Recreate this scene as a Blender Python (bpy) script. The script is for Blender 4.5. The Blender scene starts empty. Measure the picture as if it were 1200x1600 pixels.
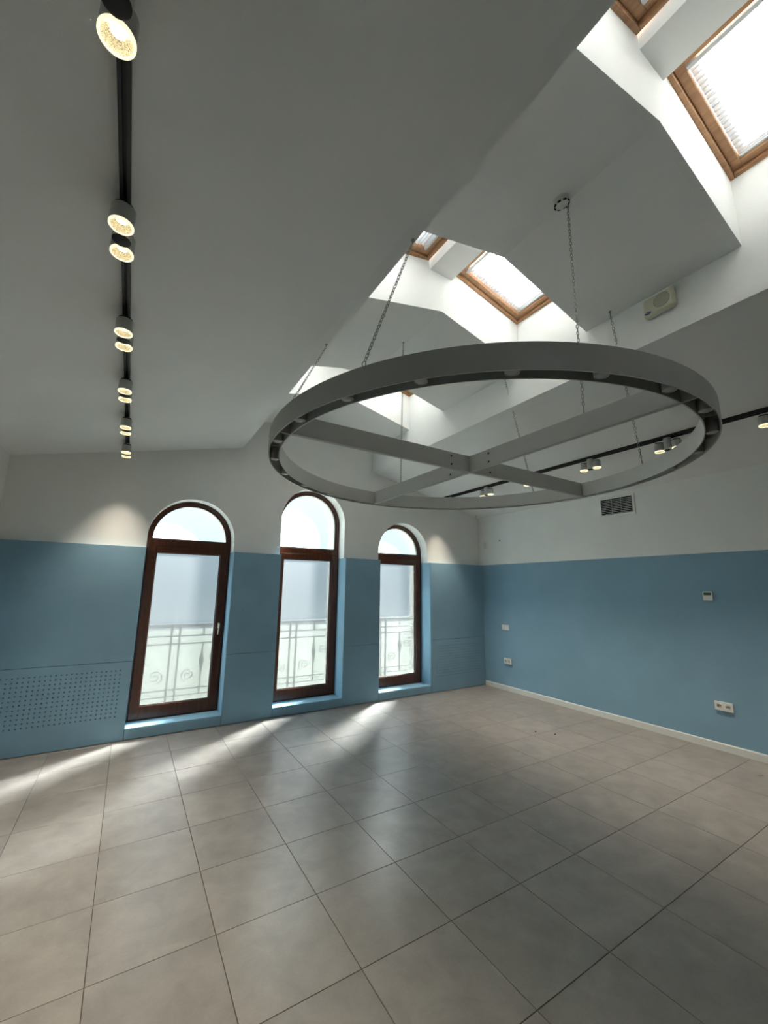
import bpy, math, random
from mathutils import Vector, Matrix
random.seed(7)
SC = bpy.context.scene
COL = SC.collection
PI = math.pi

# ------------------------------------------------------------------ camera
cam_d = bpy.data.cameras.new('camera')
cam_d.sensor_fit = 'VERTICAL'
cam_d.sensor_height = 36.0
cam_d.lens = 633.02 * 36.0 / 1600.0
cam_d.clip_start = 0.02
cam_d.clip_end = 1000
cam = bpy.data.objects.new('camera', cam_d)
COL.objects.link(cam)
yaw, pitch, roll = 0.552220, 0.186027, 0.012780
fw = Vector((math.sin(yaw) * math.cos(pitch), math.cos(yaw) * math.cos(pitch), math.sin(pitch)))
r0 = Vector((math.cos(yaw), -math.sin(yaw), 0))
u0 = r0.cross(fw)
rt = r0 * math.cos(roll) + u0 * math.sin(roll)
up = -r0 * math.sin(roll) + u0 * math.cos(roll)
M = Matrix((rt, up, -fw)).transposed().to_4x4()
M.translation = Vector((0.47915, -2.29106, 1.59824))
cam.matrix_world = M
SC.camera = cam

# ------------------------------------------------------------------ world, sun, exposure
W = bpy.data.worlds.new('World')
SC.world = W
W.use_nodes = True
bg = W.node_tree.nodes['Background']
bg.inputs[0].default_value = (0.80, 0.93, 1.0, 1)
wn, wl = W.node_tree.nodes, W.node_tree.links          # overcast sky: zenith about three times the horizon
w_tc = wn.new('ShaderNodeTexCoord'); w_sx = wn.new('ShaderNodeSeparateXYZ')
w_mr = wn.new('ShaderNodeMapRange')
w_mr.inputs[1].default_value = 0.0; w_mr.inputs[2].default_value = 1.0
w_mr.inputs[3].default_value = 0.26; w_mr.inputs[4].default_value = 0.78
wl.new(w_tc.outputs['Generated'], w_sx.inputs[0]); wl.new(w_sx.outputs['Z'], w_mr.inputs[0])
wl.new(w_mr.outputs[0], bg.inputs[1])
bg.inputs[1].default_value = 0.26
sun_d = bpy.data.lights.new('sun_offscreen', 'SUN')
sun_d.energy = 24.0
sun_d.angle = math.radians(12)
sun_d.color = (1.0, 0.96, 0.90)
sun = bpy.data.objects.new('sun_offscreen', sun_d)
COL.objects.link(sun)
EL = math.radians(38)
to_sun = Vector((0.78 * math.cos(EL), 0.62 * math.cos(EL), math.sin(EL))).normalized()
sun.rotation_euler = to_sun.to_track_quat('Z', 'Y').to_euler()
sun.location = (8, 8, 9)

SC.view_settings.view_transform = 'Standard'
SC.view_settings.look = 'None'
SC.view_settings.exposure = 4.15
SC.view_settings.gamma = 1.0
SC.view_settings.use_curve_mapping = False

SPOT_W = 3.1          # power of one track lamp head

# ------------------------------------------------------------------ materials
def new_mat(name):
    m = bpy.data.materials.new(name)
    m.use_nodes = True
    nt = m.node_tree
    b = nt.nodes['Principled BSDF']
    return m, nt, b

def plain(name, col, rough=0.6, metal=0.0, spec=0.5, emit=None, estr=0.0):
    m, nt, b = new_mat(name)
    b.inputs['Base Color'].default_value = (*col, 1)
    b.inputs['Roughness'].default_value = rough
    b.inputs['Metallic'].default_value = metal
    b.inputs['Specular IOR Level'].default_value = spec
    if emit:
        b.inputs['Emission Color'].default_value = (*emit, 1)
        b.inputs['Emission Strength'].default_value = estr
    return m

def textured(name, col, amp=0.06, scale=3.0, rough=0.7, bump=0.0, bscale=200.0, spec=0.3, fine=0.0, fscale=150.0):
    """painted surface: soft cloudy tone, grain, fine relief"""
    m, nt, b = new_mat(name)
    N, L = nt.nodes, nt.links
    tc = N.new('ShaderNodeTexCoord')
    n1 = N.new('ShaderNodeTexNoise'); n1.inputs['Scale'].default_value = scale; n1.inputs['Detail'].default_value = 6
    L.new(tc.outputs['Object'], n1.inputs['Vector'])
    mr = N.new('ShaderNodeMapRange')
    mr.inputs[1].default_value = 0.3; mr.inputs[2].default_value = 0.7
    mr.inputs[3].default_value = 1 - amp; mr.inputs[4].default_value = 1 + amp
    L.new(n1.outputs['Fac'], mr.inputs[0])
    hsv = N.new('ShaderNodeHueSaturation')
    hsv.inputs['Color'].default_value = (*col, 1)
    if fine > 0:
        n3 = N.new('ShaderNodeTexNoise'); n3.inputs['Scale'].default_value = fscale; n3.inputs['Detail'].default_value = 3
        L.new(tc.outputs['Object'], n3.inputs['Vector'])
        m3 = N.new('ShaderNodeMapRange')
        m3.inputs[1].default_value = 0.3; m3.inputs[2].default_value = 0.7
        m3.inputs[3].default_value = 1 - fine; m3.inputs[4].default_value = 1 + fine
        L.new(n3.outputs['Fac'], m3.inputs[0])
        mu = N.new('ShaderNodeMath'); mu.operation = 'MULTIPLY'
        L.new(mr.outputs[0], mu.inputs[0]); L.new(m3.outputs[0], mu.inputs[1])
        L.new(mu.outputs[0], hsv.inputs['Value'])
    else:
        L.new(mr.outputs[0], hsv.inputs['Value'])
    L.new(hsv.outputs[0], b.inputs['Base Color'])
    b.inputs['Roughness'].default_value = rough
    b.inputs['Specular IOR Level'].default_value = spec
    if bump > 0:
        n2 = N.new('ShaderNodeTexNoise'); n2.inputs['Scale'].default_value = bscale; n2.inputs['Detail'].default_value = 3
        L.new(tc.outputs['Object'], n2.inputs['Vector'])
        bp = N.new('ShaderNodeBump'); bp.inputs['Strength'].default_value = bump; bp.inputs['Distance'].default_value = 0.002
        L.new(n2.outputs['Fac'], bp.inputs['Height'])
        L.new(bp.outputs[0], b.inputs['Normal'])
    return m

def wood(name, c1, c2, rough=0.35, axis=2, spec=0.5):
    m, nt, b = new_mat(name)
    N, L = nt.nodes, nt.links
    tc = N.new('ShaderNodeTexCoord')
    mp = N.new('ShaderNodeMapping')
    s = [22, 22, 22]; s[axis] = 1.6
    mp.inputs['Scale'].default_value = s
    L.new(tc.outputs['Object'], mp.inputs['Vector'])
    n1 = N.new('ShaderNodeTexNoise'); n1.inputs['Scale'].default_value = 2.2; n1.inputs['Detail'].default_value = 7; n1.inputs['Distortion'].default_value = 0.36
    L.new(mp.outputs[0], n1.inputs['Vector'])
    cr = N.new('ShaderNodeValToRGB')
    cr.color_ramp.elements[0].position = 0.33; cr.color_ramp.elements[0].color = (*c1, 1)
    cr.color_ramp.elements[1].position = 0.68; cr.color_ramp.elements[1].color = (*c2, 1)
    L.new(n1.outputs['Fac'], cr.inputs[0])
    L.new(cr.outputs[0], b.inputs['Base Color'])
    b.inputs['Roughness'].default_value = rough
    b.inputs['Specular IOR Level'].default_value = spec
    return m

def tile_material():
    m, nt, b = new_mat('porcelain tile')
    N, L = nt.nodes, nt.links
    tc = N.new('ShaderNodeTexCoord')
    oi = N.new('ShaderNodeObjectInfo')
    cmb = N.new('ShaderNodeCombineXYZ')
    mlt = N.new('ShaderNodeMath'); mlt.operation = 'MULTIPLY'; mlt.inputs[1].default_value = 40
    L.new(oi.outputs['Random'], mlt.inputs[0])
    L.new(mlt.outputs[0], cmb.inputs[0]); L.new(mlt.outputs[0], cmb.inputs[1])
    va = N.new('ShaderNodeVectorMath'); va.operation = 'ADD'
    L.new(tc.outputs['Object'], va.inputs[0]); L.new(cmb.outputs[0], va.inputs[1])
    n1 = N.new('ShaderNodeTexNoise'); n1.inputs['Scale'].default_value = 5.5; n1.inputs['Detail'].default_value = 8; n1.inputs['Roughness'].default_value = 0.62; n1.inputs['Distortion'].default_value = 0.4
    L.new(va.outputs[0], n1.inputs['Vector'])
    cr = N.new('ShaderNodeValToRGB')
    e = cr.color_ramp.elements
    e[0].position = 0.30; e[0].color = (*TILE_DARK, 1)
    e[1].position = 0.70; e[1].color = (*TILE_LIGHT, 1)
    L.new(n1.outputs['Fac'], cr.inputs[0])
    n2 = N.new('ShaderNodeTexNoise'); n2.inputs['Scale'].default_value = 90; n2.inputs['Detail'].default_value = 3
    L.new(va.outputs[0], n2.inputs['Vector'])
    m2 = N.new('ShaderNodeMapRange'); m2.inputs[3].default_value = 0.9; m2.inputs[4].default_value = 1.1
    L.new(n2.outputs['Fac'], m2.inputs[0])
    m4 = N.new('ShaderNodeMapRange'); m4.inputs[3].default_value = 0.95; m4.inputs[4].default_value = 1.05
    L.new(oi.outputs['Random'], m4.inputs[0])
    mu = N.new('ShaderNodeMath'); mu.operation = 'MULTIPLY'
    L.new(m2.outputs[0], mu.inputs[0]); L.new(m4.outputs[0], mu.inputs[1])
    hsv = N.new('ShaderNodeHueSaturation')
    L.new(cr.outputs[0], hsv.inputs['Color']); L.new(mu.outputs[0], hsv.inputs['Value'])
    L.new(hsv.outputs[0], b.inputs['Base Color'])
    b.inputs['Roughness'].default_value = 0.30
    b.inputs['Specular IOR Level'].default_value = 0.9
    bp = N.new('ShaderNodeBump'); bp.inputs['Strength'].default_value = 0.03; bp.inputs['Distance'].default_value = 0.001
    L.new(n2.outputs['Fac'], bp.inputs['Height']); L.new(bp.outputs[0], b.inputs['Normal'])
    return m

def film_material(name, f_clear, f_trans, rough=0.9, tint=(0.100, 0.108, 0.113), streaks=True):
    """frosted film on glass: part passes straight, part is scattered wide, the rest is blurred"""
    m = bpy.data.materials.new(name); m.use_nodes = True
    nt = m.node_tree; N, L = nt.nodes, nt.links
    N.clear()
    out = N.new('ShaderNodeOutputMaterial')
    tr = N.new('ShaderNodeBsdfTransparent'); tr.inputs[0].default_value = (*tint, 1)
    tl = N.new('ShaderNodeBsdfTranslucent'); tl.inputs[0].default_value = (*tint, 1)
    rf = N.new('ShaderNodeBsdfRefraction'); rf.inputs[0].default_value = (*tint, 1)
    rf.inputs['Roughness'].default_value = rough; rf.inputs['IOR'].default_value = 1.12
    a = N.new('ShaderNodeMixShader'); b_ = N.new('ShaderNodeMixShader')
    a.inputs[0].default_value = f_trans / (1 - f_clear)
    L.new(rf.outputs[0], a.inputs[1]); L.new(tl.outputs[0], a.inputs[2])
    b_.inputs[0].default_value = f_clear
    L.new(a.outputs[0], b_.inputs[1]); L.new(tr.outputs[0], b_.inputs[2])
    if streaks:
        tc = N.new('ShaderNodeTexCoord'); mp = N.new('ShaderNodeMapping'); mp.inputs['Scale'].default_value = (14, 1, 1.1)
        L.new(tc.outputs['Object'], mp.inputs['Vector'])
        n = N.new('ShaderNodeTexNoise'); n.inputs['Scale'].default_value = 1.6; n.inputs['Detail'].default_value = 4
        L.new(mp.outputs[0], n.inputs['Vector'])
        mr = N.new('ShaderNodeMapRange'); mr.inputs[1].default_value = 0.66; mr.inputs[2].default_value = 0.8
        mr.inputs[3].default_value = f_trans / (1 - f_clear); mr.inputs[4].default_value = min(1, f_trans / (1 - f_clear) + 0.05)
        L.new(n.outputs['Fac'], mr.inputs[0]); L.new(mr.outputs[0], a.inputs[0])
    gl = N.new('ShaderNodeBsdfGlossy'); gl.inputs['Roughness'].default_value = 0.08
    g = N.new('ShaderNodeMixShader'); g.inputs[0].default_value = 0.03
    L.new(b_.outputs[0], g.inputs[1]); L.new(gl.outputs[0], g.inputs[2])
    L.new(g.outputs[0], out.inputs[0])
    return m

def clear_material(name, tint):
    m = bpy.data.materials.new(name); m.use_nodes = True
    nt = m.node_tree; N, L = nt.nodes, nt.links
    N.clear()
    out = N.new('ShaderNodeOutputMaterial')
    tr = N.new('ShaderNodeBsdfTransparent'); tr.inputs[0].default_value = (*tint, 1)
    gl = N.new('ShaderNodeBsdfGlossy'); gl.inputs['Roughness'].default_value = 0.03
    g = N.new('ShaderNodeMixShader'); g.inputs[0].default_value = 0.04
    L.new(tr.outputs[0], g.inputs[1]); L.new(gl.outputs[0], g.inputs[2])
    L.new(g.outputs[0], out.inputs[0])
    return m

def blind_material(name='pleated blind fabric', opaque=0.5):
    m = bpy.data.materials.new(name); m.use_nodes = True
    nt = m.node_tree; N, L = nt.nodes, nt.links
    N.clear()
    out = N.new('ShaderNodeOutputMaterial')
    tl = N.new('ShaderNodeBsdfTranslucent'); tl.inputs[0].default_value = (0.20, 0.20, 0.207, 1)
    df = N.new('ShaderNodeBsdfDiffuse'); df.inputs[0].default_value = (0.8, 0.8, 0.79, 1)
    g = N.new('ShaderNodeMixShader'); g.inputs[0].default_value = opaque
    L.new(tl.outputs[0], g.inputs[1]); L.new(df.outputs[0], g.inputs[2])
    L.new(g.outputs[0], out.inputs[0])
    return m

def reflector_material():
    m, nt, b = new_mat('honeycomb reflector')
    N, L = nt.nodes, nt.links
    tc = N.new('ShaderNodeTexCoord')
    v = N.new('ShaderNodeTexVoronoi'); v.inputs['Scale'].default_value = 420
    L.new(tc.outputs['Object'], v.inputs['Vector'])
    cr = N.new('ShaderNodeValToRGB')
    cr.color_ramp.elements[0].color = (0.95, 0.88, 0.68, 1); cr.color_ramp.elements[1].color = (0.30, 0.26, 0.18, 1)
    cr.color_ramp.elements[0].position = 0.25; cr.color_ramp.elements[1].position = 0.75
    L.new(v.outputs['Distance'], cr.inputs[0])
    L.new(cr.outputs[0], b.inputs['Base Color'])
    b.inputs['Roughness'].default_value = 0.3
    b.inputs['Metallic'].default_value = 0.3
    return m

TILE_DARK = (0.195, 0.177, 0.160)
TILE_LIGHT = (0.285, 0.262, 0.238)
MT = {}
MT['white'] = textured('white wall paint', (0.84, 0.85, 0.83), amp=0.035, scale=1.6, rough=0.8, bump=0.12, bscale=260, fine=0.03, fscale=420)
MT['ceil'] = textured('white ceiling paint', (0.84, 0.85, 0.83), amp=0.03, scale=1.3, rough=0.85, bump=0.12, bscale=260, fine=0.03, fscale=420)
MT['blue'] = textured('blue wall paint', (0.225, 0.385, 0.50), amp=0.05, scale=2.0, rough=0.62, bump=0.2, bscale=220, fine=0.05, fscale=380)
MT['panel'] = textured('blue painted board', (0.225, 0.385, 0.50), amp=0.06, scale=2.4, rough=0.5, bump=0.1, bscale=220, fine=0.04, fscale=380)
MT['reveal'] = MT['panel']
MT['tile'] = tile_material()
MT['grout'] = textured('dark grout', (0.07, 0.06, 0.052), amp=0.1, scale=8, rough=0.9)
MT['base'] = plain('white skirting', (0.70, 0.72, 0.69), 0.45)
MT['brown'] = wood('mahogany stained frame', (0.052, 0.014, 0.0065), (0.10, 0.028, 0.012), 0.28)
MT['pine'] = wood('lacquered pine', (0.34, 0.165, 0.075), (0.48, 0.265, 0.13), 0.4, axis=1)
MT['gasket'] = plain('black seal', (0.02, 0.02, 0.02), 0.6)
MT['film'] = film_material('frosted window film', 0.55, 0.022)
MT['film2'] = film_material('frosted arch film', 0.30, 0.05, streaks=False, tint=(0.212, 0.236, 0.247))
MT['glass'] = clear_material('clear glass', (0.93, 0.97, 0.97))
MT['blind'] = blind_material()
MT['fold'] = blind_material('double blind fabric', 0.85)
MT['alu'] = plain('grey aluminium bar', (0.62, 0.65, 0.66), 0.4, metal=0.3)
MT['brass'] = plain('champagne metal', (0.62, 0.55, 0.40), 0.3, metal=0.8)
MT['black'] = plain('black track', (0.004, 0.004, 0.005), 0.5)
MT['lampwhite'] = plain('off white lamp enamel', (0.50, 0.51, 0.48), 0.45)
MT['rim'] = plain('frosted lamp ring', (0.85, 0.80, 0.62), 0.4, emit=(1.0, 0.86, 0.52), estr=0.075)
MT['refl'] = reflector_material()
MT['led'] = plain('glowing lamp', (1, 1, 1), 0.5, emit=(1.0, 0.90, 0.66), estr=1.1)
MT['ring'] = textured('grey ring enamel', (0.47, 0.475, 0.45), amp=0.03, scale=5, rough=0.5)
MT['rlens'] = plain('unlit lamp glass', (0.42, 0.44, 0.44), 0.25)
MT['chain'] = plain('zinc chain', (0.30, 0.31, 0.30), 0.4, metal=0.6)
MT['bolt'] = plain('dark bolt steel', (0.05, 0.05, 0.05), 0.5, metal=0.5)
MT['plastic'] = plain('white plastic', (0.74, 0.74, 0.70), 0.4)
MT['ivory'] = plain('ivory plastic', (0.62, 0.60, 0.46), 0.45)
MT['ivory_dark'] = plain('speaker cloth', (0.36, 0.36, 0.28), 0.8)
MT['screen'] = plain('dark lcd', (0.05, 0.08, 0.07), 0.2)
MT['dark'] = plain('dark void', (0.008, 0.010, 0.011), 0.9)  # near-black colour put in for the shade inside small holes
MT['badge'] = plain('blue badge', (0.02, 0.05, 0.22), 0.3)
MT['iron'] = plain('grey painted iron', (0.055, 0.062, 0.066), 0.6)
MT['concrete'] = textured('pale concrete', (0.26, 0.255, 0.24), amp=0.1, scale=4, rough=0.9)
MT['render'] = textured('pale outside render', (0.68, 0.69, 0.66), amp=0.04, scale=3, rough=0.9)
MT['land'] = textured('hazy grass land', (0.055, 0.060, 0.048), amp=0.25, scale=0.05, rough=1.0)
MT['chip'] = plain('dark wood chip', (0.05, 0.035, 0.025), 0.8)

# ------------------------------------------------------------------ mesh builder
class MB:
    def __init__(s):
        s.v = []; s.f = []; s.m = []
    def add(s, vs, fs, mi=0):
        o = len(s.v)
        s.v += [tuple(v) for v in vs]
        for f in fs:
            s.f.append(tuple(o + i for i in f)); s.m.append(mi)
        return s
    def box(s, x0, x1, y0, y1, z0, z1, mi=0):
        vs = [(x0, y0, z0), (x1, y0, z0), (x1, y1, z0), (x0, y1, z0), (x0, y0, z1), (x1, y0, z1), (x1, y1, z1), (x0, y1, z1)]
        return s.add(vs, [(0, 3, 2, 1), (4, 5, 6, 7), (0, 1, 5, 4), (1, 2, 6, 5), (2, 3, 7, 6), (3, 0, 4, 7)], mi)
    def cbox(s, x0, x1, y0, y1, z0, z1, c=0.003, mi=0):
        """box with chamfered edges on all sides"""
        pts = []
        for (x, sx) in ((x0, 1), (x1, -1)):
            for (y, sy) in ((y0, 1), (y1, -1)):
                for (z, sz) in ((z0, 1), (z1, -1)):
                    pts.append(((x, y + sy * c, z + sz * c), (x + sx * c, y, z + sz * c), (x + sx * c, y + sy * c, z)))
        vs = [p for t in pts for p in t]
        def I(ix, iy, iz, k): return (ix * 4 + iy * 2 + iz) * 3 + k
        fs = []
        fs.append((I(0,0,0,0), I(0,0,1,0), I(0,1,1,0), I(0,1,0,0)))
        fs.append((I(1,0,0,0), I(1,1,0,0), I(1,1,1,0), I(1,0,1,0)))
        fs.append((I(0,0,0,1), I(1,0,0,1), I(1,0,1,1), I(0,0,1,1)))
        fs.append((I(0,1,0,1), I(0,1,1,1), I(1,1,1,1), I(1,1,0,1)))
        fs.append((I(0,0,0,2), I(0,1,0,2), I(1,1,0,2), I(1,0,0,2)))
        fs.append((I(0,0,1,2), I(1,0,1,2), I(1,1,1,2), I(0,1,1,2)))
        for a in (0, 1):
            for b in (0, 1):
                fs.append((I(a,b,0,0), I(a,b,1,0), I(a,b,1,1), I(a,b,0,1)))
                fs.append((I(a,0,b,0), I(a,1,b,0), I(a,1,b,2), I(a,0,b,2)))
                fs.append((I(0,a,b,1), I(1,a,b,1), I(1,a,b,2), I(0,a,b,2)))
                for cc in (0, 1):
                    fs.append((I(a,b,cc,0), I(a,b,cc,1), I(a,b,cc,2)))
        return s.add(vs, fs, mi)
    def prism(s, poly, a, b, axis='y', mi=0):
        """closed polygon in the plane across `axis`, extruded from a to b"""
        n = len(poly)
        def P(p, t):
            return {'y': (p[0], t, p[1]), 'x': (t, p[0], p[1]), 'z': (p[0], p[1], t)}[axis]
        vs = [P(p, a) for p in poly] + [P(p, b) for p in poly]
        fs = [tuple(range(n)), tuple(range(2 * n - 1, n - 1, -1))]
        for i in range(n):
            j = (i + 1) % n
            fs.append((i, i + n, j + n, j))
        return s.add(vs, fs, mi)
    def lathe(s, prof, seg=24, c=(0, 0, 0), mi=0, mis=None):
        """profile [(r, z)] around z; r == 0 closes the end"""
        o = len(s.v); rings = []
        for (r, z) in prof:
            if r <= 1e-9:
                s.v.append((c[0], c[1], c[2] + z)); rings.append([len(s.v) - 1])
            else:
                rr = []
                for k in range(seg):
                    a = 2 * PI * k / seg
                    s.v.append((c[0] + r * math.cos(a), c[1] + r * math.sin(a), c[2] + z)); rr.append(len(s.v) - 1)
                rings.append(rr)
        for q, (A, B) in enumerate(zip(rings, rings[1:])):
            mm = mis[q] if mis else mi
            for k in range(seg):
                k2 = (k + 1) % seg
                if len(A) == 1 and len(B) == 1: continue
                if len(A) == 1: s.f.append((A[0], B[k2], B[k]))
                elif len(B) == 1: s.f.append((A[k], A[k2], B[0]))
                else: s.f.append((A[k], A[k2], B[k2], B[k]))
                s.m.append(mm)
        return s
    def tube(s, pts, r, seg=8, mi=0, closed=False):
        pts = [Vector(p) for p in pts]
        n = len(pts); rings = []
        prev = None
        for i, p in enumerate(pts):
            if closed: d = pts[(i + 1) % n] - pts[i - 1]
            else: d = pts[min(i + 1, n - 1)] - pts[max(i - 1, 0)]
            d.normalize()
            if prev is None:
                prev = d.orthogonal().normalized()
            nrm = (prev - d * prev.dot(d)).normalized(); prev = nrm
            bn = d.cross(nrm)
            rr = []
            for k in range(seg):
                a = 2 * PI * k / seg
                s.v.append(tuple(p + nrm * (r * math.cos(a)) + bn * (r * math.sin(a)))); rr.append(len(s.v) - 1)
            rings.append(rr)
        pairs = list(zip(rings, rings[1:]))
        if closed: pairs.append((rings[-1], rings[0]))
        for A, B in pairs:
            for k in range(seg):
                k2 = (k + 1) % seg
                s.f.append((A[k], A[k2], B[k2], B[k])); s.m.append(mi)
        if not closed:
            s.f.append(tuple(reversed(rings[0]))); s.m.append(mi)
            s.f.append(tuple(rings[-1])); s.m.append(mi)
        return s
    def mesh(s, name, mats, smooth=False):
        me = bpy.data.meshes.new(name)
        me.from_pydata(s.v, [], s.f)
        for m in mats: me.materials.append(m)
        me.polygons.foreach_set('material_index', s.m)
        if smooth: me.polygons.foreach_set('use_smooth', [True] * len(s.f))
        me.update()
        import bmesh
        bm = bmesh.new(); bm.from_mesh(me)
        bmesh.ops.recalc_face_normals(bm, faces=bm.faces)
        bm.to_mesh(me); bm.free()
        if smooth:
            try: me.set_sharp_from_angle(angle=math.radians(40))
            except Exception: pass
        return me
    def build(s, name, mats, parent=None, loc=None, smooth=False, label=None):
        if not isinstance(mats, (list, tuple)): mats = [mats]
        return link(name, s.mesh(name, mats, smooth), parent, loc, label)

def link(name, me, parent=None, loc=None, label=None, rot=None):
    o = bpy.data.objects.new(name, me)
    COL.objects.link(o)
    if parent: o.parent = parent
    if loc: o.location = loc
    if rot: o.rotation_euler = rot
    if label: o['label'] = label
    return o

def empty(name, loc=(0, 0, 0), parent=None):
    o = bpy.data.objects.new(name, None)
    o.empty_display_size = 0.05
    COL.objects.link(o); o.location = loc
    if parent: o.parent = parent
    return o

def tag(o, label, cat, group=None, kind=None):
    o['label'] = label; o['category'] = cat
    if group: o['group'] = group
    if kind: o['kind'] = kind
    return o

# ------------------------------------------------------------------ room dimensions (metres)
XL, XR = -0.70, 5.854            # side walls
YB, YP, YF = 3.10, 3.03, -6.45   # back wall, face of the boards on it, wall behind the camera
XA, XB = 1.577, 3.577            # edges of the raised middle of the ceiling
XC = 2.577
ZS, ZE = 2.890, 3.414            # slope: at the side wall, at the edge of the raised part
ZG, ZR = 3.780, 4.020            # raised gable: at its sides, at its ridge
ZK = 4.285                       # skylight plane above the fascia
PITCH = 0.23
ZBLUE = 2.025
WELLS = [(-2.30, -1.585), (-0.53, 0.18), (1.366, 2.09)]
WINS = [(1.080, 2.167), (2.640, 2.520), (4.1875, 2.160)]   # centre x, springing height
HW = 0.480                       # half width of the openings

# ------------------------------------------------------------------ floor
floor = tag(MB().box(XL, XR, YF, YB, -0.2, -0.006).build('floor', MT['grout']),
            'floor of square greige stone-look tiles with thin dark joints', 'floor', kind='structure')
tiles = {}
T = 0.5; G = 0.0016
ix0, ix1 = math.floor(XL / T), math.ceil(XR / T)
iy0, iy1 = math.floor(YF / T), math.ceil(YP / T)
for i in range(ix0, ix1):
    for j in range(iy0, iy1):
        x0, x1 = max(i * T, XL), min((i + 1) * T, XR)
        y0, y1 = max(j * T, YF), min((j + 1) * T, YP + 0.03)
        w, h = x1 - x0, y1 - y0
        if w < 0.01 or h < 0.01: continue
        key = (round(w, 4), round(h, 4))
        if key not in tiles:
            a, b = w / 2 - G, h / 2 - G
            tiles[key] = MB().cbox(-a, a, -b, b, -0.008, 0.0, 0.0008).mesh('tile', [MT['tile']])
        link('tile', tiles[key], floor, ((x0 + x1) / 2, (y0 + y1) / 2, 0))

# ------------------------------------------------------------------ side and front walls
def two_tone(name, box, face, label):
    b = MB()
    x0, x1, y0, y1 = box
    b.box(x0, x1, y0, y1, -0.2, ZBLUE, 0)
    b.box(x0, x1, y0, y1, ZBLUE, 3.3, 1)
    o = b.build(name, [MT['blue'], MT['white']])
    return tag(o, label, 'wall', kind='structure')
two_tone('wall_right', (XR, XR + 0.2, YF, YB + 0.45), None, 'long side wall painted blue below and white above, with vent grille')
two_tone('wall_left', (XL - 0.2, XL, YF, YB + 0.45), None, 'side wall painted blue below and white above, beside the perforated board')
fb = MB(); fb.box(XL - 0.2, XR + 0.2, YF - 0.2, YF, -0.2, ZBLUE, 0); fb.box(XL - 0.2, XR + 0.2, YF - 0.2, YF, ZBLUE, 4.6, 1)
tag(fb.build('wall_front', [MT['blue'], MT['white']]), 'wall facing the arched windows, blue below and white above', 'wall', kind='structure')
bb = MB()
bb.prism([(XR, 0.0), (XR - 0.014, 0.0), (XR - 0.014, 0.066), (XR - 0.009, 0.075), (XR, 0.075)], YF, YP - 0.002, 'y')
tag(bb.build('baseboard_right', MT['base']), 'white skirting board along the foot of the blue wall', 'baseboard', kind='structure')
bb = MB()
bb.prism([(XL, 0.0), (XL + 0.014, 0.0), (XL + 0.014, 0.066), (XL + 0.009, 0.075), (XL, 0.075)], YF, YP - 0.002, 'y')
tag(bb.build('baseboard_left', MT['base']), 'white skirting board along the foot of the side wall near the perforated board', 'baseboard', kind='structure')

# ------------------------------------------------------------------ back wall with arched openings
def arch_pts(cx, zs, r, n=28):
    return [(cx - r * math.cos(PI * k / n), zs + r * math.sin(PI * k / n)) for k in range(n + 1)]

def arched_wall(y0, y1, hw, ztop, zsill, mi):
    b = MB()
    x = XL - 0.2
    for cx, zs in WINS:
        b.box(x, cx - hw, y0, y1, -0.2, ztop, mi)
        b.box(cx - hw, cx + hw, y0, y1, -0.2, zsill, mi)
        ap = arch_pts(cx, zs, hw)
        for (xa, za), (xb, zb) in zip(ap, ap[1:]):
            b.prism([(xa, za), (xb, zb), (xb, ztop), (xa, ztop)], y0, y1, 'y', mi)
        x = cx + hw
    b.box(x, XR + 0.2, y0, y1, -0.2, ztop, mi)
    return b
wb = arched_wall(YB, 3.30, HW, 4.62, 0.095, 0)
wall_back = tag(wb.build('wall_back', MT['white']), 'white gable wall with three arched windows above blue boards', 'wall', kind='structure')
arched_wall(3.30, 3.56, 0.435, 4.62, 0.14, 0).build('outer_wall_layer', MT['render'], wall_back)

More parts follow.
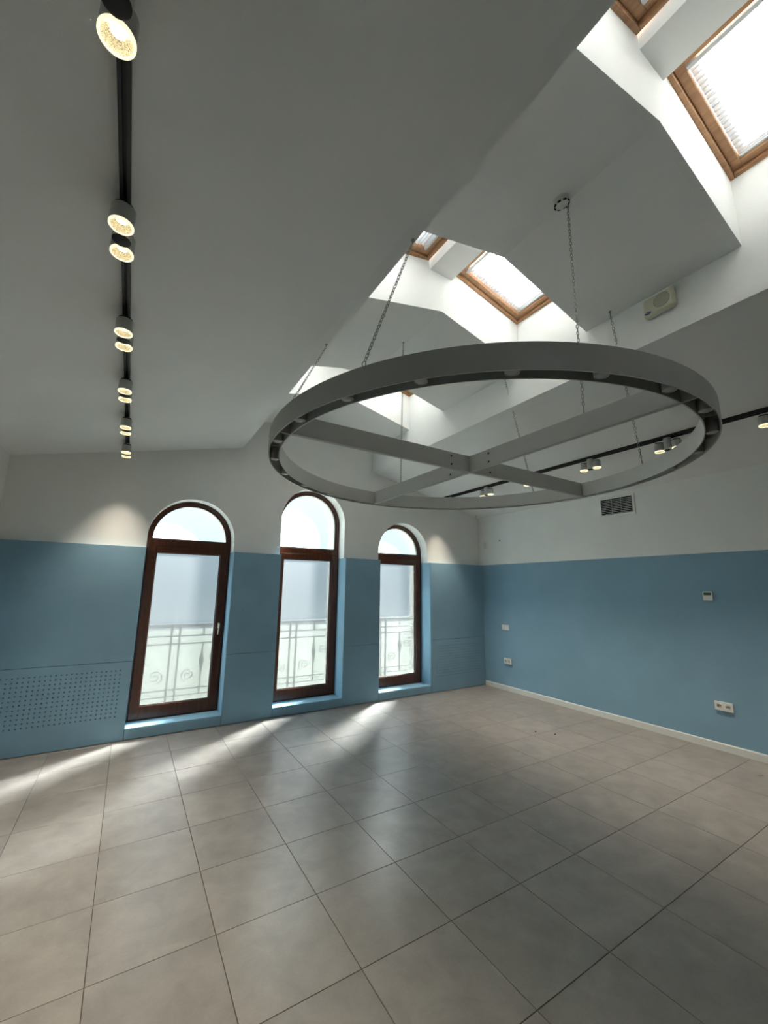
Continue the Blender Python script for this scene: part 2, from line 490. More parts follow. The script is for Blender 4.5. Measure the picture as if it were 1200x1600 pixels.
# blue boards on the back wall
def board(x0, x1, z0, z1):
    return MB().cbox(x0 + 0.002, x1 - 0.002, YP, YB, z0 + 0.002, z1 - 0.002, 0.0015).build('wall_panel', MT['panel'], wall_back)
PAN_Z = 0.793
def perforated(x0, x1, z0, z1, hx0, ncol, hz0, nrow, pitch=0.0414, r=0.0062):
    b = MB()
    y = YP; dep = 0.055
    hx1 = hx0 + ncol * pitch; hz1 = hz0 + nrow * pitch
    x0 += 0.002; x1 -= 0.002; z0 += 0.002; z1 -= 0.002
    def q(xa, xb, za, zb): b.add([(xa, y, za), (xb, y, za), (xb, y, zb), (xa, y, zb)], [(0, 1, 2, 3)])
    q(x0, hx0, z0, z1); q(hx1, x1, z0, z1); q(hx0, hx1, z0, hz0); q(hx0, hx1, hz1, z1)
    # edges and back of the board
    b.add([(x0, y, z0), (x1, y, z0), (x1, y, z1), (x0, y, z1), (x0, YB, z0), (x1, YB, z0), (x1, YB, z1), (x0, YB, z1)],
          [(0, 4, 5, 1), (1, 5, 6, 2), (2, 6, 7, 3), (3, 7, 4, 0), (4, 7, 6, 5)])
    ang = [2 * PI * k / 8 + PI / 4 for k in range(8)]
    for i in range(ncol):
        for j in range(nrow):
            cx = hx0 + (i + 0.5) * pitch; cz = hz0 + (j + 0.5) * pitch; h = pitch / 2
            outer = [(cx + h, cz + h), (cx, cz + h), (cx - h, cz + h), (cx - h, cz), (cx - h, cz - h), (cx, cz - h), (cx + h, cz - h), (cx + h, cz)]
            inner = [(cx + r * math.cos(a), cz + r * math.sin(a)) for a in ang]
            vs = [(p[0], y, p[1]) for p in outer] + [(p[0], y, p[1]) for p in inner] + [(p[0], y + dep, p[1]) for p in inner]
            fs = [(k, (k + 1) % 8, 8 + (k + 1) % 8, 8 + k) for k in range(8)]
            b.add(vs, fs, 0)
            fs2 = [(8 + k, 8 + (k + 1) % 8, 16 + (k + 1) % 8, 16 + k) for k in range(8)] + [tuple(range(16, 24))]
            b.add(vs, fs2, 1)
    me = bpy.data.meshes.new('perforated_panel')
    me.from_pydata(b.v, [], b.f)
    me.materials.append(MT['panel']); me.materials.append(MT['panel'])
    me.polygons.foreach_set('material_index', b.m); me.update()
    return link('perforated_panel', me, wall_back, label='blue board drilled with a grid of small holes')
w1, w2, w3 = [(cx - HW, cx + HW) for cx, _ in WINS]
perforated(XL, w1[0], 0.004, PAN_Z, 0.521 - 27 * 0.0414, 27, 0.229, 12)
board(XL, w1[0], PAN_Z, ZBLUE)
for a, b_ in ((w1[1], w2[0]), (w2[1], w3[0])):
    board(a, b_, 0.004, PAN_Z); board(a, b_, PAN_Z, ZBLUE)
perforated(w3[1], XR, 0.004, PAN_Z, 4.775, 24, 0.215, 12)
board(w3[1], XR, PAN_Z, ZBLUE)
for a, b_ in (w1, w2, w3):
    board(a, b_, 0.004, 0.105)
# small screw and cable marks left in the boards
for (x, z) in ((1.72, 1.30), (2.09, 1.24), (1.63, 1.98)):
    MB().lathe([(0, 0.0), (0.004, 0.0), (0.004, -0.0015), (0, -0.0015)], 8).build('screw_hole', MT['dark'], wall_back, loc=None).matrix_world = Matrix.Translation((x, YP - 0.0002, z)) @ Matrix.Rotation(PI / 2, 4, 'X')

# ------------------------------------------------------------------ arched windows
def arch_ring(b, cx, zs, ro, ri, zbot, y0, y1, mi=0, n=28):
    """frame with straight jambs from zbot to springing and a semicircular head"""
    po = [(cx - ro, zbot)] + arch_pts(cx, zs, ro, n) + [(cx + ro, zbot)]
    pi_ = [(cx - ri, zbot)] + arch_pts(cx, zs, ri, n) + [(cx + ri, zbot)]
    for k in range(len(po) - 1):
        b.prism([po[k], po[k + 1], pi_[k + 1], pi_[k]], y0, y1, 'y', mi)
    return b
WIN_LABEL = ['brown framed arched window beside the large perforated board, with a lever handle',
             'tallest brown framed arched window, the middle one of three in the gable wall',
             'brown framed arched window nearest the corner with the long blue wall']
def scaled_lever(parent, x, z, y):
    h = MB()
    h.cbox(x - 0.014, x + 0.014, y - 0.008, y, z - 0.032, z + 0.032, 0.003)
    h.tube([(x, y - 0.006, z + 0.012), (x, y - 0.045, z + 0.012)], 0.009, 10)
    h.tube([(x, y - 0.043, z + 0.016), (x - 0.002, y - 0.048, z - 0.01), (x - 0.006, y - 0.05, z - 0.06), (x - 0.010, y - 0.046, z - 0.105)], 0.0085, 10)
    h.build('handle', MT['brass'], parent, smooth=True, label='champagne coloured lever handle')
for n, (cx, zs) in enumerate(WINS):
    e = tag(empty('window_%d' % (n + 1), (0, 0, 0)), WIN_LABEL[n], 'window', kind='structure')
    zt = 2.150                                   # bottom of the arched light
    yo = 3.285
    fr = MB()
    arch_ring(fr, cx, zs, HW - 0.002, 0.432, 0.108, yo, yo + 0.075)
    fr.box(cx - 0.44, cx + 0.44, yo, yo + 0.075, 0.108, 0.150)
    fr.cbox(cx - 0.44, cx + 0.44, yo - 0.004, yo + 0.075, 2.068, zt, 0.004)
    fr.build('frame', MT['brown'], e)
    bead = MB(); arch_ring(bead, cx, zs, 0.434, 0.418, zt, yo + 0.022, yo + 0.05)
    bead.box(cx - 0.43, cx + 0.43, yo + 0.022, yo + 0.05, zt, zt + 0.012)
    bead.build('glazing_bead', MT['brown'], e)
    sash = MB()
    sy0, sy1 = yo - 0.018, yo + 0.055
    gx, gz0, gz1 = 0.360, 0.262, 1.985
    ox, oz0, oz1 = 0.458, 0.128, 2.070
    sash.cbox(cx - ox, cx - gx, sy0, sy1, oz0, oz1, 0.006)
    sash.cbox(cx + gx, cx + ox, sy0, sy1, oz0, oz1, 0.006)
    sash.cbox(cx - gx - 0.006, cx + gx + 0.006, sy0, sy1, oz0, gz0, 0.006)
    sash.cbox(cx - gx - 0.006, cx + gx + 0.006, sy0, sy1, gz1, oz1, 0.006)
    so = sash.build('sash', MT['brown'], e)
    gk = MB()
    for (xa, xb, za, zb) in ((-gx, -gx + 0.006, gz0, gz1), (gx - 0.006, gx, gz0, gz1), (-gx, gx, gz0, gz0 + 0.006), (-gx, gx, gz1 - 0.006, gz1)):
        gk.box(cx + xa, cx + xb, yo + 0.004, yo + 0.02, za, zb)
    gk.build('seal', MT['gasket'], so)
    p = MB()
    yg = yo + 0.025
    def pane_poly(poly, mat, nm):
        b = MB(); k = len(poly)
        vs = [(q[0], yg, q[1]) for q in poly] + [(q[0], yg + 0.006, q[1]) for q in poly]
        b.add(vs, [tuple(range(k))], 0)
        b.add(vs, [tuple(range(2 * k - 1, k - 1, -1))] + [(i, i + k, (i + 1) % k + k, (i + 1) % k) for i in range(k)], 1)
        me = bpy.data.meshes.new(nm); me.from_pydata(b.v, [], b.f)
        me.materials.append(mat); me.materials.append(MT['glass'])
        me.polygons.foreach_set('material_index', b.m); me.update()
        return me
    link('pane', pane_poly([(cx - gx, gz0), (cx + gx, gz0), (cx + gx, gz1), (cx - gx, gz1)], MT['film'], 'pane'), e, label='frosted lower pane with a blurred railing behind it')
    link('arched_pane', pane_poly([(cx - 0.42, zt)] + arch_pts(cx, zs, 0.42) + [(cx + 0.42, zt)], MT['film2'], 'arched_pane'), e, label='bright arched top pane')
    # painted lining of the opening behind the boards
    MB().box(cx - HW, cx - HW + 0.0025, YP + 0.006, yo, 0.107, ZBLUE).build('reveal_lining', MT['reveal'], e)
    MB().box(cx + HW - 0.0025, cx + HW, YP + 0.006, yo, 0.107, ZBLUE).build('reveal_lining', MT['reveal'], e)
    MB().box(cx - HW + 0.001, cx + HW - 0.001, YP + 0.004, yo + 0.02, 0.099, 0.113).build('sill', MT['reveal'], e)
    if n == 0:
        scaled_lever(e, cx + 0.41, 1.115, sy0)

# ------------------------------------------------------------------ ceiling
ceiling = tag(empty('ceiling', (0, 0, 3)), 'white ceiling of two low slopes with a raised gabled middle and skylight shafts', 'ceiling', kind='structure')
def cpart(name, b, mat='ceil'):
    o = b.build(name, MT[mat], ceiling)
    o.matrix_parent_inverse = Matrix.Translation((0, 0, -3))
    return o
cpart('slope', MB().prism([(XL, ZS), (XA - 0.09, ZE - 0.09 * 0.23), (XA - 0.09, ZE + 0.08), (XL, ZS + 0.1)], YF, YB, 'y'))
cpart('slope', MB().prism([(XB + 0.09, ZE - 0.09 * 0.23), (XR, ZS), (XR, ZS + 0.1), (XB + 0.09, ZE + 0.08)], YF, YB, 'y'))
cpart('fascia', MB().prism([(XA - 0.09, ZE - 0.09 * 0.23), (XA, ZE), (XA, ZK + 0.02), (XA - 0.09, ZK + 0.02)], YF, YB, 'y'), 'white')
cpart('fascia', MB().prism([(XB + 0.09, ZE - 0.09 * 0.23), (XB, ZE), (XB, ZK + 0.02), (XB + 0.09, ZK + 0.02)], YF, YB, 'y'), 'white')
edges = [YF] + [y for w in WELLS for y in w] + [YB]
zr_top = ZK + PITCH * 1.0
for k in range(0, len(edges), 2):
    ya, yb = edges[k], edges[k + 1]
    cpart('gable_ceiling', MB().prism([(XA, ZG), (XC, ZR), (XB, ZG), (XB, ZG + 0.08), (XC, ZR + 0.08), (XA, ZG + 0.08)], ya + (0.04 if ya > YF else 0), yb - (0.04 if yb < YB else 0), 'y'))
    for (sa, sb, out) in ((ya, ya + 0.04, ya > YF), (yb - 0.04, yb, yb < YB)):
        if out:
            cpart('shaft_wall', MB().prism([(XA, ZG), (XC, ZR), (XB, ZG), (XB, ZK + 0.02), (XC, zr_top + 0.05), (XA, ZK + 0.02)], sa, sb, 'y'), 'white')
for (ya, yb) in WELLS:
    cpart('ridge_box', MB().box(XC - 0.125, XC + 0.125, ya, yb, 4.39, 4.70))

# ------------------------------------------------------------------ skylights
def skylight(idx, well, side, label):
    """local x runs down the slope, y along the room, z out of the roof"""
    ya, yb = well
    x_in, x_out = XC + side * 0.145, XC + side * 1.0
    xm = (x_in + x_out) / 2
    zm = ZK + PITCH * (1.0 - abs(xm - XC))
    L_ = abs(x_out - x_in) / math.cos(math.atan(PITCH)); Wd = yb - ya
    e = tag(empty('window_%d' % idx, (xm, (ya + yb) / 2, zm)), label, 'skylight', 'skylights over the raised ceiling', 'structure')
    tilt = math.atan(PITCH)
    e.rotation_euler = (0, tilt if side > 0 else -tilt, 0) if True else None
    s = side
    a, b = L_ / 2 + 0.004, Wd / 2 + 0.004
    def rim(bld, ax, by, t, z0, z1, c=0.003):
        bld.cbox(-ax, ax, -by, -by + t, z0, z1, c); bld.cbox(-ax, ax, by - t, by, z0, z1, c)
        bld.cbox(-ax, -ax + t, -by + t, by - t, z0, z1, c); bld.cbox(ax - t, ax, -by + t, by - t, z0, z1, c)
    m = MB(); rim(m, a, b, 0.030, -0.012, 0.17); m.build('frame', MT['pine'], e)
    m = MB(); rim(m, a - 0.031, b - 0.031, 0.048, 0.012, 0.13); m.build('sash', MT['pine'], e)
    gi, gj = a - 0.081, b - 0.081
    # pleated blind
    n = 22; pts = []
    for k in range(2 * n + 1):
        x = -gi + 2 * gi * k / (2 * n)
        pts.append((x, 0.046 + (0.013 if k % 2 else 0.0)))
    m = MB()
    fine = []
    for i, (x, z) in enumerate(pts):
        if i % 2 == 0 and 0 < i < len(pts) - 1: fine += [(x - 0.0040, z, 1), (x + 0.0040, z, 0)]
        else: fine.append((x, z, 0))
    q = len(fine)
    vs = [(x, -gj, z) for x, z, _ in fine] + [(x, gj, z) for x, z, _ in fine]
    for i in range(q - 1):
        m.add([vs[i], vs[i + 1], vs[i + 1 + q], vs[i + q]], [(0, 1, 2, 3)], fine[i][2])
    m.build('pleated_blind', [MT['blind'], MT['fold']], e, label='white pleated blind glowing with daylight')
    m = MB(); m.box(-gi - 0.01, gi + 0.01, -gj - 0.01, gj + 0.01, 0.118, 0.124); m.build('pane', MT['glass'], e)
    m = MB()
    xb = s * (-1) * (gi - 0.018)
    m.cbox(xb - 0.012, xb + 0.012, -gj, gj, 0.004, 0.040, 0.003)
    m.build('blind_rail', MT['alu'], e)
    m = MB(); xb2 = s * (gi - 0.008)
    m.cbox(xb2 - 0.008, xb2 + 0.008, -gj, gj, 0.030, 0.046, 0.002)
    m.cbox(xb2 - 0.022, xb2 - 0.006, -0.03, 0.03, 0.022, 0.034, 0.002)
    m.build('blind_rail', MT['alu'], e)
    return e
WN = ['third from the arched windows', 'second from the arched windows', 'nearest the arched windows']
idx = 4
for k, w in reversed(list(enumerate(WELLS))):
    skylight(idx, w, 1, 'pine framed skylight on the loudspeaker side of the ridge, ' + WN[k]); idx += 1
    skylight(idx, w, -1, 'pine framed skylight across the ridge from the loudspeaker, ' + WN[k]); idx += 1

# ------------------------------------------------------------------ track lights
def slope_z(x):
    return ZS + PITCH_S * (x - XL) if x < XC else ZS + PITCH_S * (XR - x)
PITCH_S = (ZE - ZS) / (XA - XL)
TX = [0.302, 4.852]
SPOT_Y = [-1.325, -0.520, 0.285, 1.095, 1.905, 2.715]
def make_meshes():
    R_ = {}
    a = MB()
    a.lathe([(0, 0.0), (0.034, 0.0), (0.0345, -0.002), (0.0345, -0.118), (0.033, -0.120)], 28)
    R_['adapter'] = a.mesh('adapter', [MT['lampwhite']], True)
    a = MB(); a.lathe([(0.0335, -0.1195), (0.0335, -0.122), (0.030, -0.124), (0, -0.124)], 28)
    R_['cap'] = a.mesh('end_cap', [MT['black']], True)
    h = MB()
    h.lathe([(0, 0.082), (0.040, 0.082), (0.0425, 0.079), (0.0425, 0.011)], 28)
    R_['head'] = h.mesh('lamp_head', [MT['lampwhite']], True)
    h = MB(); h.lathe([(0, 0.094), (0.034, 0.094), (0.034, 0.082)], 24)
    h.tube([(0.0, 0.0, 0.089), (0.0, 0.052, 0.089)], 0.006, 8)
    R_['neck'] = h.mesh('swivel_neck', [MT['black']], True)
    h = MB(); h.lathe([(0.0425, 0.011), (0.0435, 0.009), (0.0435, 0.002), (0.042, 0.0), (0.0375, 0.0), (0.0365, 0.004)], 32)
    R_['rim'] = h.mesh('rim', [MT['rim']], True)
    h = MB(); h.lathe([(0.0365, 0.003), (0.034, 0.012), (0.028, 0.022), (0.018, 0.029)], 28)
    R_['refl'] = h.mesh('reflector', [MT['refl']], True)
    h = MB(); h.lathe([(0.0185, 0.0285), (0.012, 0.0275), (0, 0.027)], 20)
    R_['led'] = h.mesh('led', [MT['led']], True)
    return R_
TM = make_meshes()
spot_data = bpy.data.lights.new('spot_beam', 'SPOT')
spot_data.energy = SPOT_W
spot_data.color = (1.0, 0.87, 0.70)
spot_data.spot_size = math.radians(74)
spot_data.spot_blend = 1.0
spot_data.shadow_soft_size = 0.03
SIDE_WORDS = ['on the rail opposite the vent grille', 'on the rail nearest the vent grille']
ORD = ['nearest the arched windows', 'second from the arched windows', 'third from the arched windows', 'fourth from the arched windows', 'fifth from the arched windows',
       'sixth from the arched windows', 'seventh from the arched windows', 'eighth from the arched windows', 'farthest from the arched windows']
for s, tx in enumerate(TX):
    zc = slope_z(tx)
    sl = PITCH_S if s == 0 else -PITCH_S
    b = MB()
    hw = 0.0175
    b.prism([(tx - hw, zc - hw * sl), (tx + hw, zc + hw * sl), (tx + hw, zc + hw * sl - 0.03), (tx + 0.006, zc + 0.006 * sl - 0.03), (tx + 0.006, zc - 0.016),
             (tx - 0.006, zc - 0.016), (tx - 0.006, zc - 0.006 * sl - 0.03), (tx - hw, zc - hw * sl - 0.03)], -4.2, 2.86, 'y')
    t = tag(b.build('lighting_track', MT['black']), 'straight black lighting rail ' + ['along the ceiling slope across from the blue wall with sockets', 'along the ceiling slope above the blue wall with sockets'][s], 'track')
    for k, y in enumerate(SPOT_Y):
        e = empty('track_spotlight', (tx, y, zc - 0.028))
        tag(e, 'twin track spotlight ' + ORD[len(SPOT_Y) - 1 - k] + ' ' + SIDE_WORDS[s], 'spotlight', 'twin track spotlights')
        link('adapter', TM['adapter'], e)
        link('end_cap', TM['cap'], e, label='black bottom cap')
        for d in (-1, 1):
            hd = link('lamp_head', TM['head'], e, (0, d * 0.0785, -0.124))
            if d > 0:
                link('swivel_neck', TM['neck'], hd, rot=(0, 0, PI))
            else:
                link('swivel_neck', TM['neck'], hd)
            link('rim', TM['rim'], hd, label='glowing frosted ring')
            link('reflector', TM['refl'], hd)
            link('led', TM['led'], hd)
            lo = bpy.data.objects.new('spot_beam_offscreen' if y + d * 0.0785 < -1.3 else 'spot_beam', spot_data)   # that head of the end fixture lies just past the frame
            COL.objects.link(lo); lo.parent = hd; lo.location = (0, 0, -0.035)

# ------------------------------------------------------------------ ring chandelier
CX, CY, ZB0, ZT0 = 2.576, -0.120, 2.463, 2.587
RO, RI = 1.470, 1.400
ring = tag(empty('ring_chandelier', (CX, CY, ZB0)), 'large grey double ring chandelier with crossed beams hung on chains', 'chandelier')
def band(r0_, r1_, h, n=128):
    b = MB()
    return b.lathe([(r0_, 0), (r1_, 0), (r1_, h), (r0_, h), (r0_, 0)], n)
H = ZT0 - ZB0
band(RO - 0.006, RO, H).build('outer_band', MT['ring'], ring, smooth=True)
band(RI - 0.006, RI, H).build('inner_band', MT['ring'], ring, smooth=True)
bt = 0.015
MB().cbox(-RI + 0.006, RI - 0.006, -bt, bt, 0, H, 0.002).build('beam', MT['ring'], ring)
MB().cbox(-bt, bt, bt, RI - 0.006, 0, H, 0.002).build('beam', MT['ring'], ring)
MB().cbox(-bt, bt, -RI + 0.006, -bt, 0, H, 0.002).build('beam', MT['ring'], ring)
div = MB().box(RI, RO - 0.006, -0.004, 0.004, 0.0, H).mesh('divider', [MT['ring']])
for k in range(4):
    link('divider', div, ring, rot=(0, 0, k * PI / 2))
band(RI, RO - 0.006, 0.006).build('top_plate', MT['ring'], ring, (0, 0, H - 0.007), smooth=True)
lm = MB(); lm.lathe([(0, 0.075), (0.028, 0.075), (0.0305, 0.072), (0.0305, 0.003), (0.029, 0.0), (0.027, 0.0), (0.026, 0.004)], 24)
lamp_me = lm.mesh('lamp', [MT['ring']], True)
ln = MB(); ln.lathe([(0.0262, 0.003), (0.018, -0.002), (0, -0.004)], 24)
lens_me = ln.mesh('lens', [MT['rlens']], True)
hd_me = MB().box(-0.031, 0.031, -0.02, 0.02, 0.072, 0.090).mesh('holder', [MT['ring']])
rm = (RI + RO - 0.006) / 2
for k in range(24):
    a = math.radians(8.2 + 15 * k)
    l = link('lamp', lamp_me, ring, (rm * math.cos(a), rm * math.sin(a), 0.006), rot=(0, 0, a))
    link('lens', lens_me, l, label='unlit lamp glass')
    link('holder', hd_me, l)
bolt_me = MB().lathe([(0, -0.006), (0.006, -0.005), (0.008, 0.0), (0.008, 0.003), (0, 0.003)], 8).mesh('bolt', [MT['bolt']])
for (ax, d) in (('x', -1), ('x', 1), ('y', -1), ('y', 1)):
    for zz in (0.030, 0.092):
        if ax == 'x':
            link('bolt', bolt_me, ring, (d * 0.197, -bt - 0.0005, zz), rot=(-PI / 2, 0, 0))
        else:
            link('bolt', bolt_me, ring, (-bt - 0.0005, d * 0.205, zz), rot=(0, PI / 2, 0))

# ------------------------------------------------------------------ chains
def link_mesh(pitch, w, r):
    b = MB(); n = 7
    L2 = pitch / 2 + r * 0.9 - w / 2 + 0.0
    pts = []
    for k in range(n): 
        a = -PI / 2 + PI * k / (n - 1)
        pts.append((w / 2 * math.cos(a + PI / 2) , 0, 0))
    pts = []
    for k in range(n):
        a = PI * k / (n - 1)
        pts.append((w / 2 * math.cos(a), 0, L2 + w / 2 * math.sin(a)))
    for k in range(n):
        a = PI + PI * k / (n - 1)
        pts.append((w / 2 * math.cos(a), 0, -L2 + w / 2 * math.sin(a)))
    b.tube(pts, r, 6, closed=True)
    return b.mesh('chain_link', [MT['chain']], True)
PCH = 0.0225
LINK = link_mesh(PCH, 0.0125, 0.0021)
HOOK = MB().tube([(0, 0, 0.0), (0.007, 0, 0.004), (0.009, 0, 0.014), (0.004, 0, 0.028), (-0.004, 0, 0.028), (-0.009, 0, 0.014), (-0.007, 0, 0.004)], 0.0024, 6, closed=True).mesh('shackle', [MT['chain']], True)
SCREW = MB().lathe([(0, 0.0), (0.011, 0.0), (0.011, -0.004), (0.004, -0.006), (0.004, -0.02), (0, -0.02)], 12).mesh('ceiling_screw', [MT['chain']], True)
def gable_z(x): return ZG + (ZR - ZG) * (1 - abs(x - XC))
def on_ring(y, side):
    return CX + side * math.sqrt(RS * RS - (y - CY) ** 2)
RS = RO - 0.003
RS2 = RI - 0.003
chains = [
    ((1.556, -0.796), None, (CX - math.sqrt(RS**2 - (-0.800 - CY)**2), -0.800), 'chain hung from the slope edge opposite the loudspeaker, farther from the arched windows'),
    ((1.553, 0.314), None, (CX - math.sqrt(RS**2 - (0.330 - CY)**2), 0.330), 'chain hung from the slope edge opposite the loudspeaker, nearer the arched windows'),
    ((2.605, -1.035), 'g', (CX, -1.045), 'steel chain hanging beside the smoke detector to a crossed beam of the ring'),
    ((3.513, -0.773), 'g', (CX + math.sqrt(RS2**2 - (-0.745 - CY)**2), -0.745), 'steel chain fixed below the gable beside the loudspeaker'),
    ((3.513, 0.330), 'g', (CX + math.sqrt(RS2**2 - (0.343 - CY)**2), 0.343), 'chain from the gable to the ring on the loudspeaker side, nearer the arched windows'),
    ((2.545, 0.735), 'g', (CX, 0.815), 'steel chain down to the beam end facing the middle arched window'),
]
for (top, kind, bot, lab) in chains:
    zt_ = gable_z(top[0]) if kind == 'g' else slope_z(top[0])
    A = Vector((top[0], top[1], zt_)); B = Vector((bot[0], bot[1], ZT0 + 0.004))
    e = tag(empty('chain', B), lab, 'chain', 'chains carrying the ring')
    link('ceiling_screw', SCREW, e, A - B)
    A2 = A - Vector((0, 0, 0.018))
    d = A2 - B; Ln = d.length; d.normalize()
    q = d.to_track_quat('Z', 'X')
    sh = link('shackle', HOOK, e, (0, 0, -0.003)); sh.rotation_mode = 'QUATERNION'; sh.rotation_quaternion = q
    n = int((Ln - 0.028) / PCH); p_ = (Ln - 0.026) / n
    for k in range(n):
        o = link('chain_link', LINK, e, d * (0.026 + (k + 0.5) * p_))
        o.rotation_mode = 'QUATERNION'
        o.rotation_quaternion = q @ Vector((0, 0, 1)).rotation_difference(Vector((0, 0, 1))) @ Matrix.Rotation(PI / 2 * (k % 2) + 0.5 + 0.15 * math.sin(k), 3, 'Z').to_quaternion()

# ------------------------------------------------------------------ fittings on the walls and ceiling
# smoke detector on the raised ceiling
dx, dy = 2.520, -1.045
det = tag(empty('smoke_detector', (dx, dy, gable_z(dx))), 'round white smoke detector on the raised ceiling beside a chain', 'smoke detector')
det.rotation_euler = (0, -math.atan(ZR - ZG), 0)
MB().lathe([(0, 0.0), (0.050, 0.0), (0.050, -0.008), (0.046, -0.012), (0.046, -0.020), (0.042, -0.030), (0.030, -0.042), (0, -0.045)], 32).build('body', MT['plastic'], det, smooth=True)
for k in range(8):
    a = 2 * PI * k / 8 + 0.2
    b = MB(); b.box(-0.0035, 0.0035, -0.010, 0.010, -0.032, -0.024)
    b.build('vent_slot', MT['dark'], det, (0.0425 * math.cos(a), 0.0425 * math.sin(a), -0.004)).rotation_euler = (0, 0, a)
MB().cbox(-0.012, 0.012, -0.007, 0.007, -0.0475, -0.0435, 0.001).build('badge_plate', MT['plastic'], det)

# loudspeaker on the fascia
sp = tag(empty('loudspeaker', (XB, -1.105, 3.665)), 'ivory wall loudspeaker with round grille on the white fascia', 'loudspeaker')
b = MB(); b.cbox(-0.055, 0, -0.102, 0.102, -0.072, 0.072, 0.012); b.build('cabinet', MT['ivory'], sp)
g = MB(); g.lathe([(0.054, 0.0), (0.054, 0.002), (0.050, 0.0035), (0, 0.0035)], 32)
go = g.build('grille', MT['ivory_dark'], sp, (-0.0552, -0.025, 0.008)); go.rotation_euler = (0, -PI / 2, 0)
for k in range(-5, 6):
    hh = math.sqrt(max(0.0, 0.050 ** 2 - (k * 0.009) ** 2))
    if hh > 0.01:
        rb = MB().box(k * 0.009 - 0.0012, k * 0.009 + 0.0012, -hh, hh, 0.003, 0.0052).build('rib', MT['ivory'], go)
        rb.rotation_euler = (0, 0, 0)
lg = MB(); lg.lathe([(0.022, 0.0), (0.022, 0.0015), (0, 0.0015)], 24)
lo = lg.build('badge', MT['badge'], sp, (-0.0553, 0.070, -0.048)); lo.rotation_euler = (0, -PI / 2, 0); lo.scale = (0.5, 1, 1)
sq = MB().tube([(0.0 + 0.005 * math.sin(t * 9), -0.015 + 0.03 * t, 0.002) for t in [i / 12 for i in range(13)]], 0.0014, 5)
sq.build('script_mark', MT['plastic'], lo, label='white script mark')

# vent grille on the right wall
vg = tag(empty('vent_grille', (XR, 0.565, 2.708)), 'white framed air vent with dark louvres high on the wall', 'vent grille')
hy, hz, t = 0.235, 0.135, 0.030
m = MB()
m.cbox(-0.012, 0, -hy, hy, -hz, -hz + t, 0.002); m.cbox(-0.012, 0, -hy, hy, hz - t, hz, 0.002)
m.cbox(-0.012, 0, -hy, -hy + t, -hz + t, hz - t, 0.002); m.cbox(-0.012, 0, hy - t, hy, -hz + t, hz - t, 0.002)
m.build('frame', MT['white'], vg)
MB().box(-0.002, 0.0, -hy + t, hy - t, -hz + t, hz - t).build('backing', MT['dark'], vg)
slat = MB().prism([(-0.009, -0.006), (-0.008, -0.007), (-0.002, 0.001), (-0.003, 0.002)], -hy + t, hy - t, 'y').mesh('louvre', [MT['alu']])
for k in range(9):
    link('louvre', slat, vg, (0, 0, -hz + t + 0.012 + k * (2 * (hz - t) - 0.02) / 8.5))
for yy in (-0.06, 0.06):
    MB().box(-0.004, -0.002, yy - 0.002, yy + 0.002, -hz + t, hz - t).build('mullion', MT['alu'], vg)

# thermostat
th = tag(empty('thermostat', (XR, -0.322, 1.560)), 'small white square thermostat with dark display on blue wall', 'thermostat')
MB().cbox(-0.022, 0, -0.045, 0.045, -0.048, 0.048, 0.004).build('body', MT['plastic'], th)
MB().box(-0.0228, -0.021, -0.034, 0.034, 0.008, 0.036).build('display', MT['screen'], th, label='dark display')
# sockets and switch
def socket(y, z, label, w=0.155, h=0.085):
    e = tag(empty('double_socket', (XR, y, z)), label, 'socket')
    pl = MB(); xf, xb, n, r = -0.020, 0.0, 24, 0.0205
    for d in (-1, 1):
        ca = d * w / 4
        outer = []; inner = []
        for k in range(n):
            t = 2 * PI * k / n + PI / 4
            cs, sn = math.cos(t), math.sin(t)
            q = 1.0 / max(abs(cs), abs(sn))
            outer.append((ca + cs * q * w / 4, sn * q * h / 2)); inner.append((ca + r * cs, r * sn))
        vs = [(xf, p[0], p[1]) for p in outer] + [(xf, p[0], p[1]) for p in inner] + [(-0.002, p[0], p[1]) for p in inner]
        fs = [(k, (k + 1) % n, n + (k + 1) % n, n + k) for k in range(n)]
        fs += [(n + k, n + (k + 1) % n, 2 * n + (k + 1) % n, 2 * n + k) for k in range(n)] + [tuple(range(2 * n, 3 * n))]
        pl.add(vs, fs)
    pl.add([(xf, -w/2, -h/2), (xf, w/2, -h/2), (xf, w/2, h/2), (xf, -w/2, h/2), (xb, -w/2, -h/2), (xb, w/2, -h/2), (xb, w/2, h/2), (xb, -w/2, h/2)],
           [(0, 1, 5, 4), (1, 2, 6, 5), (2, 3, 7, 6), (3, 0, 4, 7)])
    me = bpy.data.meshes.new('plate'); me.from_pydata(pl.v, [], pl.f); me.materials.append(MT['plastic']); me.update()
    link('plate', me, e)
    for d in (-1, 1):
        ro = MB().lathe([(0.024, 0.0), (0.024, 0.0015), (0.0207, 0.0015), (0.0207, 0.0)], 24).build('outlet', MT['plastic'], e, (xf - 0.0002, d * w / 4, 0), smooth=True)
        ro.rotation_euler = (0, -PI / 2, 0)
        for p in (-0.0095, 0.0095):
            MB().lathe([(0.003, -0.0172), (0, -0.0172)], 8, (0, p, 0)).build('pin_hole', MT['dark'], ro)  # flat disc, the dark of the pin hole is put into its colour
    return e
socket(-0.335, 0.440, 'white double socket low on the blue wall below the thermostat')
socket(2.518, 0.460, 'white double socket low on the blue wall beside the corner')
sw = tag(empty('light_switch', (XR, 2.548, 0.987)), 'white double switch plate on the blue wall above a socket', 'light switch')
MB().cbox(-0.009, 0, -0.0775, 0.0775, -0.0425, 0.0425, 0.003).build('plate', MT['plastic'], sw)
for d in (-1, 1):
    MB().cbox(-0.013, -0.008, d * 0.0365 - 0.030, d * 0.0365 + 0.030, -0.030, 0.030, 0.002).build('rocker', MT['plastic'], sw)
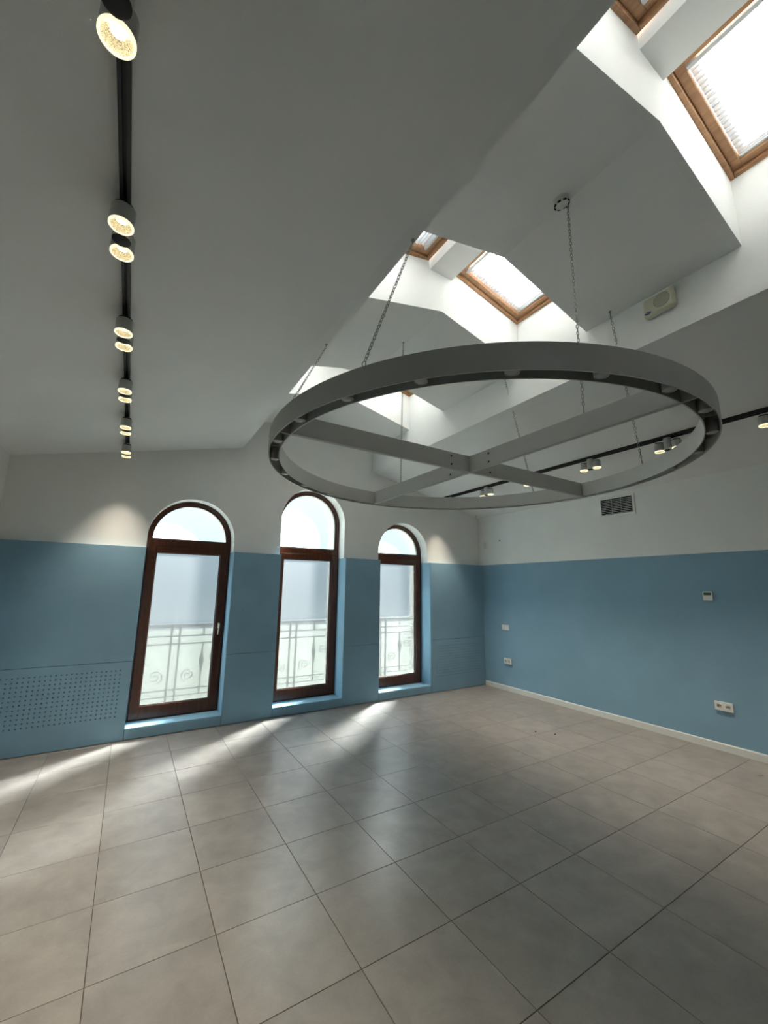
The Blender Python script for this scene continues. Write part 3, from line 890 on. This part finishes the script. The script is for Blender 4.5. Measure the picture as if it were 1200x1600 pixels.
# sensor box and cable hole on the upper wall near the corner
se = tag(empty('motion_sensor', (XR, 2.925, 2.375)), 'small white sensor box high on the wall near the corner', 'sensor')
MB().cbox(-0.035, 0, -0.03, 0.03, -0.05, 0.05, 0.006).build('body', MT['plastic'], se)
MB().cbox(-0.037, -0.034, -0.018, 0.018, -0.030, 0.005, 0.001).build('lens', MT['plastic'], se)
co = tag(empty('cable_hole', (XR, 2.600, 2.432)), 'small dark cable hole in the white wall near the sensor', 'cable outlet')
b = MB(); b.lathe([(0.012, 0.0), (0.012, 0.0015), (0.009, 0.0015), (0.008, 0.0004), (0, 0.0004)], 14)
o = b.build('ring', MT['dark'], co, (-0.0002, 0, 0)); o.rotation_euler = (0, -PI / 2, 0)
# loose cable ends under the slope in the corner
cb = tag(empty('cable_stub', (5.70, 3.0, slope_z(5.70))), 'short dark cable ends hanging from the slope by the corner', 'cable')
MB().tube([(0, 0, 0.005), (0.004, 0, -0.02), (0.018, -0.01, -0.035), (0.03, -0.012, -0.022)], 0.003, 6).build('wire', MT['chain'], cb, smooth=True)
MB().tube([(0, 0, 0.005), (-0.006, 0, -0.03), (0.002, -0.004, -0.055)], 0.003, 6).build('wire', MT['chain'], cb, smooth=True)

# ------------------------------------------------------------------ bits on the floor
def chip(x, y, l, rz, lab, mat='chip'):
    b = MB(); b.cbox(-l / 2, l / 2, -0.006, 0.006, 0, 0.006, 0.002)
    for i, v in enumerate(b.v): b.v[i] = (v[0], v[1] * (1 + 0.5 * math.sin(v[0] * 90)), v[2] * (1 + 0.4 * math.cos(v[0] * 70)))
    o = b.build('wood_chip', MT[mat], None, (x, y, 0.0)); o.rotation_euler = (0, 0, rz)
    return tag(o, lab, 'debris', 'bits on the floor')
chip(4.742, 0.894, 0.035, 0.3, 'dark wood chip on the tiles below the vent grille')
chip(4.621, 1.057, 0.016, 1.0, 'tiny dark crumb on the tiles beside a wood chip')
chip(5.442, -0.683, 0.05, 2.6, 'pale splinter on the tiles near the skirting board', 'ivory_dark')

# ------------------------------------------------------------------ outside: balcony, railing, land
tag(MB().box(-1.2, 6.4, 3.56, 4.15, -0.25, 0.02).build('balcony_slab', MT['concrete']), 'pale concrete balcony outside the arched windows', 'balcony', kind='structure')
rl = tag(empty('balcony_railing', (0, 4.0, 0.02)), 'grey wrought iron balcony railing seen blurred through the windows', 'railing')
for (z, hh, dd) in ((1.045, 0.024, 0.030), (0.910, 0.010, 0.010), (0.810, 0.010, 0.010), (0.230, 0.010, 0.010), (0.150, 0.008, 0.010)):
    MB().cbox(-1.15, 6.35, -dd, dd, z - hh, z + hh, 0.003).build('rail', MT['iron'], rl)
bar = MB().box(-0.012, 0.012, -0.012, 0.012, 0.0, 1.03).mesh('post', [MT['iron']])
bal = MB()
bal.box(-0.009, 0.009, -0.009, 0.009, 0.15, 0.81)
bal.lathe([(0.0, 0.42), (0.016, 0.44), (0.020, 0.50), (0.034, 0.58), (0.030, 0.62), (0.012, 0.68), (0.0, 0.70)], 10)
bal.box(-0.010, 0.010, -0.009, 0.009, 0.91, 1.03)
bal_me = bal.mesh('baluster', [MT['iron']])
scr = MB()
pts = []
for k in range(40):
    t = k / 39
    a = t * 3.4 * PI
    r = 0.012 + 0.075 * t
    pts.append((r * math.cos(a), 0, r * math.sin(a)))
scr.tube(pts, 0.007, 6)
scr_me = scr.mesh('scroll', [MT['iron']], True)
for k in range(-1, 5):
    x0 = 1.087 + 1.64 * (k - 0)
    for d in (-0.05, 0.05):
        if -1.1 < x0 + d < 6.3: link('post', bar, rl, (x0 + d, 0, 0))
    for d in (-0.35, 0.35):
        if -1.1 < x0 + d < 6.3:
            link('baluster', bal_me, rl, (x0 + d, 0, 0))
            link('scroll', scr_me, rl, (x0 + d * 0.55, 0, 0.40), rot=(0, 0, 0 if d > 0 else PI))
            link('scroll', scr_me, rl, (x0 + d * 1.45, 0, 0.62), rot=(0, PI, 0 if d > 0 else PI))
land = MB().box(-120, 160, 6, 112, -9.3, -9.0).build('ground', MT['land'])
tag(land, 'hazy pale green land far below the balcony', 'ground', kind='structure')
